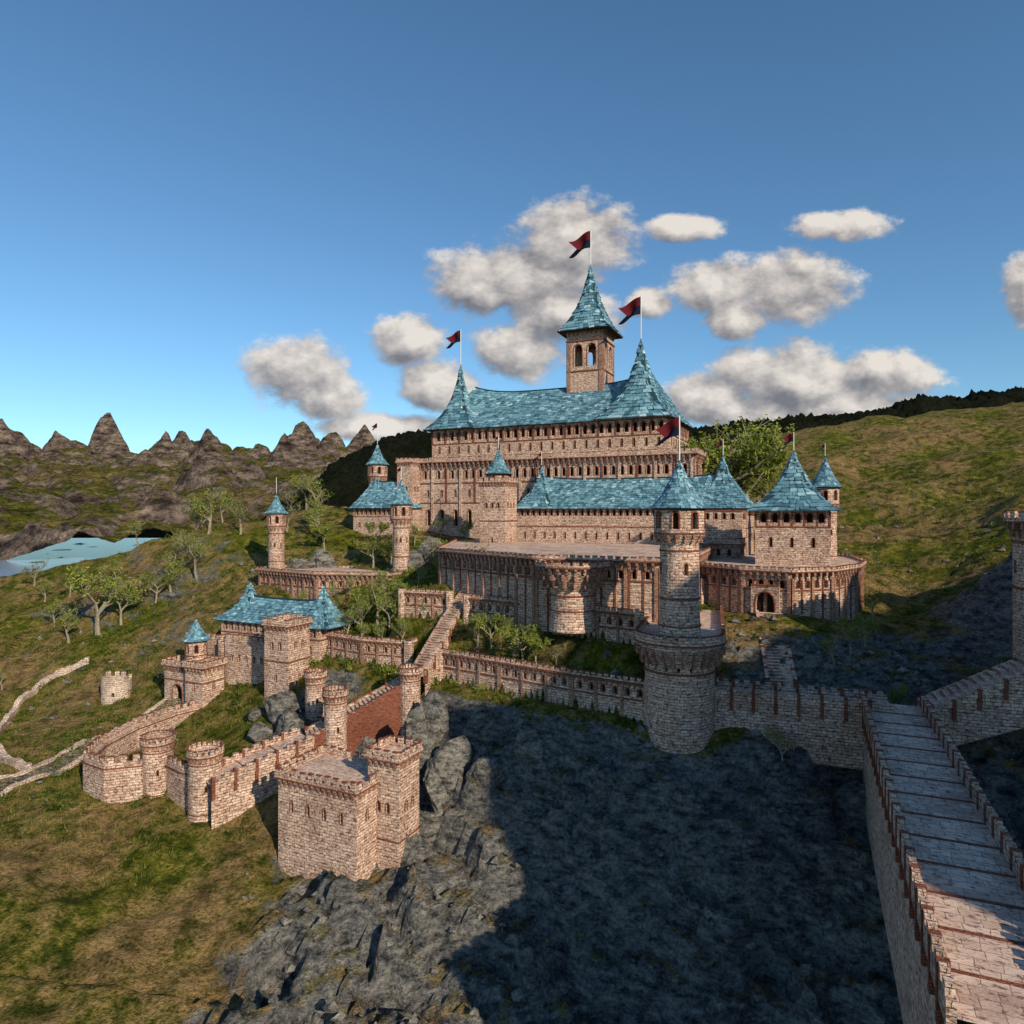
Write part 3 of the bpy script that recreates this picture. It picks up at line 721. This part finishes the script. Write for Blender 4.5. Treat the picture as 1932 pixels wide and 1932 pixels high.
prism(o,'walls',P,35.3,37.7,opsf=lambda i,l:row(l,1.7,.65,35.8,37.2,.5)); hip(o,M0,26,9.5,0,0,37.6,42.0,.7,.5,.85,ins=4)
spire(o,*loc(M0,3.2,4.7),37.6,45.2,5.3,1,tile=.8,conc=.42); spire(o,*loc(M0,23,4.7),37.6,45.4,5.0,1,tile=.8,conc=.42)
o.done((*M0,26))
o=Obj('gatehouse'); G0=(-70.5,138.5)
P=rect(G0,7.5,6); prism(o,'walls',P,18,28.9,opsf=lambda i,l:[(l*.5,2.6,21.0,25.4)] if i==0 else [],depth=1.2)
ring(o,P,26.2,.25,.12); battle(o,P,28.9,.45,.9,.95,ph=.4,h=.8,w=.7,g=.5,th=.35)
P=rect(G0,4.8,5.2,7.2,-1); prism(o,'walls',P,18,29.4,opsf=lambda i,l:[(l*.5,.4,25,26.4)]); ring(o,P,26.5,.25,.12); battle(o,P,29.4,.45,.9,.95,ph=.4,h=.8,w=.7,g=.5,th=.35)
c=loc(G0,5.5,3.0); S=circ(*c,2.1,14); prism(o,'walls',S,29,34.0,opsf=lambda i,l:[(l/2,.55,31.6,33.2)] if i%2 else [],depth=.4); ring(o,S,31,.2,.12); ring(o,S,33.7,.2,.12)
spire(o,c[0],c[1],34,38.3,2.7,0,0,tile=.6,conc=.25,th=.08)
o.done((*G0,18))
o=Obj('bailey_walls')
prism(o,'walls',rect((-70,146),15,.9),22,33.2); merl(o,rect((-70,146),15,.9)[:2],False,33.2,h=.95)
prism(o,'walls',rect((-58.5,139),12,1.0,0,0),22,33.8,opsf=lambda i,l:row(l,2.2,.4,30,31.2) if l>5 else [],depth=.3); merl(o,rect((-58.5,139),12,1.0)[:2],False,33.8,h=.95)
prism(o,'walls',rect((-60,139.5),1,9),22,33.5); merl(o,[rect((-60,139.5),1,9)[3],rect((-60,139.5),1,9)[0]],False,33.5,h=.95)
o.done((-62,142,22))
o=Obj('ruined_tower'); rx,ry=-84,145; n=22
hs=[3.9+1.9*noise.noise((math.cos(2*math.pi*i/n)*1.7,math.sin(2*math.pi*i/n)*1.7,3))*1.3+R(-.3,.3) for i in range(n)]
zb=18.0
for i in range(n):
    a0,a1=2*math.pi*i/n,2*math.pi*(i+1)/n
    p=lambda r,a:(rx+r*math.cos(a),ry+r*math.sin(a))
    h=max(2.2,hs[i])+2.8
    panel(o,'ruin',p(2.9,a0),p(2.9,a1),zb,zb+h,i*.85,[(.42,.35,zb+3.4,zb+4.2)] if i%4==1 else [],depth=.4)
    panel(o,'ruin',p(2.3,a1),p(2.3,a0),zb,zb+h,i*.85)
    o.f('ruin',[(*p(2.9,a0),zb+h),(*p(2.9,a1),zb+h),(*p(2.3,a1),zb+h),(*p(2.3,a0),zb+h)])
    for a in (a0,a1): o.f('ruin',[(*p(2.9,a),zb),(*p(2.3,a),zb),(*p(2.3,a),zb+h),(*p(2.9,a),zb+h)])
o.done((rx,ry,zb))
# ------------------------------------------------------------------ right bridge + stairs
walkway('stone_bridge',(28,96.5),(49,88.5),5.0,35.0,35.0,27,27,ph=1.0)
walkway('stone_bridge',(49.5,89.0),(26,34),7.0,35.0,33.8,22,20,ph=1.5)
walkway('stone_staircase',(52.5,87.5),(70,81),6.0,35.0,45.5,30,38,steps=22,bars=False,crest=False,ph=.45)
walkway('stone_staircase',(38.8,98.2),(43.6,115.8),3.8,35.4,43.0,31,39,steps=24,bars=False,crest=False,ph=.5)
walkway('garden_steps',(-15.8,115),(-11.6,125.5),2.6,33.2,40.5,29,36,steps=22,bars=False,crest=False,ph=.3)
walkway('garden_steps',(-11.6,125.5),(-7.6,133),2.6,40.5,46.2,36,42,steps=16,bars=False,crest=False,ph=.3)
o=Obj('corbelled_tower'); cx,cy=71.6,87.5; S=circ(cx,cy,6.0,28)
prism(o,'walls',S,28,57.5,opsf=lambda i,l:[(l/2,.45,52,53.6)] if i%3==0 else []); ring(o,S,50,.3,.15); ring(o,S,56,.3,.15)
battle(o,S,58.6,1.0,1.9,1.25,ph=.5,h=.8,w=.9,g=.6); prism(o,'walls',S,57.5,58.6); o.done((cx,cy,28))

# ------------------------------------------------------------------ road and low walls in the meadow
def smoothpath(pts,seg=1.2):
    P=[V2(p) for p in pts]; path=[]
    for i in range(len(P)-1):
        p0=P[max(0,i-1)];p1=P[i];p2=P[i+1];p3=P[min(len(P)-1,i+2)]
        n=max(2,int((p2-p1).length/seg))
        for k in range(n):
            t=k/n; path.append(.5*((2*p1)+(p2-p0)*t+(2*p0-5*p1+4*p2-p3)*t*t+(3*p1-p0-3*p2+p3)*t**3))
    path.append(P[-1]); return path
def ribbon(name,path,w,mat,lift=.12):
    nn=5; co=[]
    for i,p in enumerate(path):
        d=(path[min(i+1,len(path)-1)]-path[max(i-1,0)]).normalized(); n=Vector((d.y,-d.x))
        for j in range(nn): q=p+n*w*(j/(nn-1)-.5); co.append((q.x,q.y))
    co=np.array(co); zz_,_=full_h(co[:,0],co[:,1]); return gridmesh(name,nn,len(path),np.column_stack([co,zz_+lift]),mat)
def low_wall(name,path,h,th):
    o=Obj(name)
    zz_,_=full_h(np.array([p[0] for p in path]),np.array([p[1] for p in path]))
    for i in range(len(path)-1):
        hh=h*R(.8,1.15)
        seg_box(o,'ruin',path[i],path[i+1],th/2,th/2,zz_[i]-1,zz_[i]+hh,zz_[i+1]-1,zz_[i+1]+hh)
    return o.done((path[0][0],path[0][1],float(zz_[0])))
def off_path(pts,d):
    out=[]
    for i in range(len(pts)):
        a=V2(pts[max(0,i-1)]); b_=V2(pts[min(len(pts)-1,i+1)]); t=(b_-a).normalized(); q=V2(pts[i])+Vector((t.y,-t.x))*d; out.append((q.x,q.y))
    return out
road=smoothpath([(-96,84),(-86,95),(-79,107),(-75,118),(-72.5,128),(-67.5,138)])
ribbon('cobbled_road',road,4.4,M['track'],.3)
low_wall('low_stone_wall',off_path(road[8:],-2.6),.75,.55); low_wall('low_stone_wall',off_path(road[8:-6],2.6),.6,.5)
low_wall('low_stone_wall',smoothpath([(-96,155),(-103,152),(-104,146),(-102.5,139),(-99.5,132),(-95,125.5),(-90,119.5),(-85,115.5),(-80,113)]),1.15,1.0)

# ------------------------------------------------------------------ vegetation
def tree_mesh(seed,h,nleaf,ls,lean=0):
    rnd=random.Random(seed); V=[];F=[];MI=[]; tips=[]
    def tube(p0,p1,r0,r1,n=5):
        d=(p1-p0)
        if d.length<1e-6: return
        d.normalize(); s=d.orthogonal().normalized(); t=d.cross(s); k=len(V)
        for p,r in ((p0,r0),(p1,r1)):
            for i in range(n):
                a=2*math.pi*i/n; V.append(tuple(p+s*math.cos(a)*r+t*math.sin(a)*r))
        for i in range(n):
            j=(i+1)%n; F.append((k+i,k+j,k+n+j,k+n+i)); MI.append(0)
    def grow(p,d,ln,r,lev):
        q=p; dd=d.copy()
        for s in range(3):
            dd=(dd+Vector((rnd.uniform(-.22,.22),rnd.uniform(-.22,.22),rnd.uniform(-.05,.15)))).normalized()
            q2=q+dd*ln/3; tube(q,q2,r*(1-.2*s),r*(1-.2*(s+1))); q=q2
            if lev>=2: tips.append((q2,lev))
            if lev<3 and (s>0 or lev>0):
                for _ in range(rnd.choice((1,2)) if lev else 2):
                    a=rnd.uniform(0,6.28); nd=(dd*.6+Vector((math.cos(a),math.sin(a),rnd.uniform(.1,.6)))*.85).normalized()
                    grow(q2,nd,ln*rnd.uniform(.55,.8),r*.5,lev+1)
        tips.append((q,lev))
    grow(Vector((0,0,-.5)),Vector((lean,0,1)).normalized(),h*.5,h*.036,0)
    for _ in range(nleaf):
        c,lv=rnd.choice(tips); c=c+Vector([rnd.gauss(0,h*.024) for _ in range(3)])
        s=ls*rnd.uniform(.5,1.2); a=Vector([rnd.uniform(-1,1) for _ in range(3)]).normalized(); b_=a.orthogonal().normalized()
        k=len(V); V.extend([tuple(c-a*s),tuple(c+b_*s*.55),tuple(c+a*s),tuple(c-b_*s*.55)]); F.append((k,k+1,k+2,k+3)); MI.append(1)
    me=bpy.data.meshes.new('tree'); me.from_pydata(V,[],F); me.materials.append(M['bark']); me.materials.append(M['leaves'])
    me.polygons.foreach_set('material_index',MI); me.update(); return me
TM=[tree_mesh(1,10,1300,.23),tree_mesh(2,10,900,.22),tree_mesh(3,10,1100,.23,.15),tree_mesh(5,10,600,.22,-.1),tree_mesh(8,10,1900,.25),tree_mesh(13,10,1200,.23),tree_mesh(17,10,900,.22)]
def tree(x,y,h,k,z=None):
    o=bpy.data.objects.new('tree',TM[(k+int(abs(x)))%7]); COL.objects.link(o)
    o.location=(x,y,(H(x,y) if z is None else z)); s=h/10; o.scale=(s*1.05,s*1.05,s); o.rotation_euler=(0,0,R(0,6.28))
trees=[(-103,170,18,0),(-99,173,12,4),(-109,168,9,2),(-98,212,12,1),(-88,198,13,2),(-94,190,9,0),(-115,210,9,3),(-86,203,10,4),
(-84,182,12,1),(-93,178,9,2),(-90,180,10,0),(-78,196,11,4),(-71,236,13,4),(-66,232,12,0),(-76,236,10,2),
(-33,135,6,3),(-30,136,7,1),(-27,137,9,0),(-24,134,7,2),(-31,140,7,4),(-25,140,8,1),(-22,137,6,3),
(-6,119.5,6,3),(-3.5,117.8,6.5,1),(0,113.5,6.5,3),(2,112.3,7.5,2),(4,110.8,6,0),(-1,117,4,1),(-6,131,9,1),(7,109,4,3),
(-41,150,6,4),(-36,152,5,0),(-47,153,5,2),(-18,165,6,4),(-35,172,8,0),(-31,174,6,4),(-30,178,7,1),
(-26,183,6,0),(-20,190,7,4),(-12,186,6,2),(-38,190,7,1),(15,188,6,0),
(49,104,5,3),(53,107,6,1),(58,112,6,3),(35,88,5,3),(55,97,5,1),(66,125,6,2),(-120,185,7,3),(-130,190,6,3),(-112,150,5,3),(-124,160,8,1),
(14,118,4,0),(-20,146,5,4),(-15,143,6,0),(-38,144,6,2),(-16,131,4,0),(-29,131.5,4,1),(-140,200,8,3),(-118,176,7,1),(-95,205,8,3),
(-52,190,9,1),(-56,196,10,2),(-66,200,9,0),(-58,205,11,4),(-136,172,7,0),(-110,190,6,2),(-21,128,5,1),(-25,131,5,2)]
for t in trees: tree(*t)
for t in [(56,184,30,4,54),(61,188,31,0,54),(52,188,26,2,54),(66,184,28,4,53),(47,178,22,1,51),(70,192,24,0,54),(60,194,32,4,54),(42,186,27,2,50),(38,190,24,0,50),(74,186,20,1,52)]: tree(*t)
def scatter(name,n,region,leaf,per,size,mat,avoid_rock=.4,flat=.75,blade=False,cl0=0,rocky=False):
    V=[];F=[]; px=[];py=[]
    for (x0,x1,y0,y1,w) in region:
        k=int(n*w); px+=list(np.random.uniform(x0,x1,k)); py+=list(np.random.uniform(y0,y1,k))
    px=np.array(px);py=np.array(py); z,rmk=full_h(px,py); zx,_=full_h(px+.8,py); zy,_=full_h(px,py+.8)
    g=np.hypot(zx-z,zy-z)/.8; cl=np.array([noise.noise((a/9,b/9,7.7)) for a,b in zip(px,py)])
    ok=(rmk<avoid_rock)&(g<flat)&(cl>cl0)
    for x,y,zc in zip(px[ok],py[ok],z[ok]):
        if rocky:
            s=size*R(.3,1.0)**2*1.6; k=len(V); vv=[Vector((1,0,0)),Vector((-1,0,0)),Vector((0,1,0)),Vector((0,-1,0)),Vector((0,0,1)),Vector((0,0,-1))]
            a=R(0,6.28)
            for v in vv:
                v=v*s*R(.6,1.2)+Vector((R(-.3,.3),R(-.3,.3),R(-.2,.2)))*s; V.append((x+v.x*math.cos(a)-v.y*math.sin(a),y+v.x*math.sin(a)+v.y*math.cos(a),zc+v.z*.8+s*.15))
            for a_,b_,c_ in ((0,2,4),(2,1,4),(1,3,4),(3,0,4),(2,0,5),(1,2,5),(3,1,5),(0,3,5)): F.append((k+a_,k+b_,k+c_))
        elif blade:
            for _ in range(per):
                a=R(0,6.28); s=size*R(.5,1.3); dx,dy=math.cos(a)*.12*s,math.sin(a)*.12*s
                ox,oy=R(-.5,.5),R(-.5,.5); lx,ly=R(-.4,.4)*s,R(-.4,.4)*s; k=len(V)
                V.extend([(x+ox-dx,y+oy-dy,zc-.1),(x+ox+dx,y+oy+dy,zc-.1),(x+ox+lx,y+oy+ly,zc+s)]); F.append((k,k+1,k+2))
        else:
            rr=size*R(.4,1.5)
            for _ in range(per):
                d=Vector((random.gauss(0,1),random.gauss(0,1),random.gauss(0,.8))).normalized()*rr*R(.4,1); c=Vector((x+d.x,y+d.y,zc+rr*.4+d.z*.8))
                s=leaf*R(.5,1.3); a=Vector([R(-1,1) for _ in range(3)]).normalized(); b_=a.orthogonal().normalized(); k=len(V)
                V.extend([tuple(c-a*s),tuple(c+b_*s*.6),tuple(c+a*s),tuple(c-b_*s*.6)]); F.append((k,k+1,k+2,k+3))
    me=bpy.data.meshes.new(name); me.from_pydata(V,[],F); me.materials.append(mat); me.update()
    o=bpy.data.objects.new(name,me); COL.objects.link(o)
scatter('grass',26000,[(-125,-45,85,160,.30),(-150,-60,140,225,.22),(-45,25,95,140,.16),(60,160,130,300,.32)],0,5,.5,M['grassblade'],.4,.9,True,-.15)
scatter('shrubs',3400,[(-120,-50,100,200,.28),(-42,20,105,140,.16),(-42,-16,140,200,.12),(28,80,95,125,.06),(80,200,140,340,.38)],.2,40,.8,M['shrubleaves'],.5,1.0,False,.0)
scatter('bushes',420,[(-42,20,105,140,.5),(-45,-16,145,200,.3),(80,220,150,340,.2)],.22,60,1.0,M['leaves'],.3,1.0,False,-.1)
scatter('rubble',1500,[(-35,70,60,110,.6),(-120,-50,100,190,.15),(80,150,100,250,.15),(28,75,88,122,.1)],0,0,.7,M['rockm'],2,3,False,-.2,True)
def boulder(x,y,s,sd,zs=1.0,rot=0):
    bm=bmesh.new(); bmesh.ops.create_icosphere(bm,subdivisions=4,radius=1)
    rnd=random.Random(sd); pl=[(Vector((rnd.gauss(0,1),rnd.gauss(0,1),rnd.gauss(0,.8))).normalized(),rnd.uniform(.5,.85)) for _ in range(14)]
    for v in bm.verts:
        c=v.co.copy()
        for nn_,dd_ in pl:
            k=c.dot(nn_)
            if k>dd_: c-=nn_*(k-dd_)
        c*=1+noise.fractal(v.co*2.5+Vector((sd,0,0)),.9,2.1,4)*.09
        v.co=Vector((c.x*s*1.25,c.y*s,c.z*s*zs*1.25))
    me=bpy.data.meshes.new('boulder'); bm.to_mesh(me); bm.free(); me.materials.append(M['rockm'])
    o=bpy.data.objects.new('boulder',me); COL.objects.link(o); o.location=(x,y,H(x,y)+s*zs*.15); o.rotation_euler=(R(-.4,.4),R(-.4,.4),rot)
for i,(x,y,s,zs) in enumerate([(-38,117,3.2,1.3),(-41,121,3.4,1.2),(-36,113,2.5,1.4),(-43,117,2.2,.9),(-22,107,3.4,1.4),(-18,104,3.2,1.5),(-14,104,3.2,1.5),(-23,111,2.6,1.4),(-12,108,3.0,1.3),(-26,104,2.4,1.3),(-9,101,3,1.4),(-12,96,3,1.6),(-32,115,2.2,1.3),(-46,124,2,.8),(-24,168,4,1),(-20,172,4,1),(-55,178,4,1.1),(-50,181,4,1.2),(-20,108.5,3,1.4),(-11,99,2.6,1.4),(-5,105,2.6,1.3),(-4,98,3,1.5),(2,99,2.4,1.4)]): boulder(x,y,s,i*31+5,zs,R(0,3))

# ------------------------------------------------------------------ camera, sun, world
cam=bpy.data.cameras.new('camera'); co=bpy.data.objects.new('camera',cam); COL.objects.link(co); SC.camera=co
co.location=(0,0,CAMZ); co.rotation_euler=(math.radians(90),0,0); cam.lens=24; cam.sensor_width=36; cam.clip_end=20000; cam.clip_start=.5
S=Vector((SUN_AZ[0]*math.cos(math.radians(SUN_EL)),SUN_AZ[1]*math.cos(math.radians(SUN_EL)),math.sin(math.radians(SUN_EL)))).normalized()
sl=bpy.data.lights.new('sun','SUN'); sl.energy=5.0; sl.angle=math.radians(.5); sl.color=(1,.86,.66)
so=bpy.data.objects.new('sun',sl); COL.objects.link(so); so.rotation_euler=(-S).to_track_quat('-Z','Y').to_euler(); so.location=(100,-100,200)
w=bpy.data.worlds.new('World'); SC.world=w; w.use_nodes=True; nt=w.node_tree; bg=nt.nodes['Background']
sky=N(nt,'ShaderNodeTexSky'); sky.sky_type='NISHITA'; sky.sun_disc=False; sky.sun_elevation=math.radians(SUN_EL); sky.sun_rotation=math.atan2(SUN_AZ[0],SUN_AZ[1])
sky.air_density=1.0; sky.dust_density=.2; sky.ozone_density=2.5; sky.altitude=300
L(nt,mixc(nt,1.0,sky.outputs[0],(.86,1.18,1.30),'MULTIPLY'),bg.inputs['Color']); bg.inputs['Strength'].default_value=.105
tc=N(nt,'ShaderNodeTexCoord'); sp_=N(nt,'ShaderNodeSeparateXYZ'); L(nt,tc.outputs['Generated'],sp_.inputs[0])
yy=math_(nt,'MAXIMUM',sp_.outputs['Y'],.02); uu=math_(nt,'DIVIDE',sp_.outputs['X'],yy); vv=math_(nt,'DIVIDE',sp_.outputs['Z'],yy)
cb=N(nt,'ShaderNodeCombineXYZ'); L(nt,uu,cb.inputs[0]); L(nt,vv,cb.inputs[1])
blobs=[(.01,.345,.15,.065),(.10,.405,.10,.07),(-.05,.325,.085,.045),(.07,.29,.10,.065),(.01,.235,.085,.05),
(-.152,.253,.065,.045),(-.11,.185,.07,.045),(-.31,.205,.085,.065),(-.27,.17,.07,.045),
(.30,.335,.075,.05),(.41,.325,.10,.06),(.33,.285,.05,.04),
(.42,.19,.17,.07),(.54,.205,.11,.045),(.29,.165,.10,.05),(.25,.415,.065,.025),(.48,.42,.10,.025),(.76,.33,.05,.07),(.20,.305,.04,.028),(-.19,.125,.12,.025),(.44,.15,.22,.035)]
def dens(vec):
    cur=None
    for (cx,cy,rx,ry) in blobs:
        a=N(nt,'ShaderNodeVectorMath',operation='SUBTRACT'); L(nt,vec,a.inputs[0]); a.inputs[1].default_value=(cx,cy,0)
        b_=N(nt,'ShaderNodeVectorMath',operation='MULTIPLY'); L(nt,a.outputs[0],b_.inputs[0]); b_.inputs[1].default_value=(1/rx,1/ry,0)
        l=N(nt,'ShaderNodeVectorMath',operation='LENGTH'); L(nt,b_.outputs[0],l.inputs[0])
        v=math_(nt,'SUBTRACT',1,l.outputs['Value'])
        cur=v if cur is None else math_(nt,'MAXIMUM',cur,v)
    return cur
def ns(vec,sc,off=(0,0,0),det=6,rough=.6):
    m_=N(nt,'ShaderNodeVectorMath',operation='MULTIPLY_ADD'); L(nt,vec,m_.inputs[0]); m_.inputs[1].default_value=(1,1.35,1); m_.inputs[2].default_value=off
    return noisen(nt,m_.outputs[0],sc,det,rough).outputs['Fac']
V_=cb.outputs[0]
ofs=N(nt,'ShaderNodeVectorMath',operation='ADD'); L(nt,V_,ofs.inputs[0]); ofs.inputs[1].default_value=(.014,.026,0)
base=dens(V_); base2=dens(ofs.outputs[0]); n1=ns(V_,11,(0,0,0),7,.66); s1=ns(V_,11,(0,0,0),4,.6); s2=ns(V_,11,(.014,.026,0),4,.6)
d=math_(nt,'ADD',math_(nt,'MULTIPLY',base,1.05),math_(nt,'MULTIPLY',math_(nt,'SUBTRACT',n1,.5),1.75))
al=N(nt,'ShaderNodeMapRange',interpolation_type='SMOOTHSTEP'); L(nt,d,al.inputs[0]); al.inputs[1].default_value=-.02; al.inputs[2].default_value=.42
up=math_(nt,'MULTIPLY',sp_.outputs['Y'],20,True); alpha=math_(nt,'MULTIPLY',math_(nt,'MULTIPLY',al.outputs[0],up),.96)
painted_shade=math_(nt,'ADD',.50,math_(nt,'MULTIPLY',math_(nt,'SUBTRACT',s1,s2),1.5))  # cloud light and shade painted into the colour, brighter toward upper right edges
painted_shade=math_(nt,'ADD',painted_shade,math_(nt,'MULTIPLY',math_(nt,'SUBTRACT',base,base2),.55))
painted_shade=math_(nt,'ADD',painted_shade,math_(nt,'MULTIPLY',math_(nt,'SUBTRACT',n1,.5),.55))
cr=ramp(nt,painted_shade,[(.08,(.22,.22,.24)),(.38,(.42,.395,.395)),(.62,(.66,.61,.57)),(.92,(.95,.88,.80))])
bg2=N(nt,'ShaderNodeBackground'); L(nt,cr.outputs['Color'],bg2.inputs['Color']); bg2.inputs['Strength'].default_value=.86
mxs=N(nt,'ShaderNodeMixShader'); L(nt,alpha,mxs.inputs[0]); L(nt,bg.outputs[0],mxs.inputs[1]); L(nt,bg2.outputs[0],mxs.inputs[2])
L(nt,mxs.outputs[0],nt.nodes['World Output'].inputs['Surface'])
SC.view_settings.view_transform='Standard'; SC.view_settings.look='None'; SC.view_settings.exposure=0
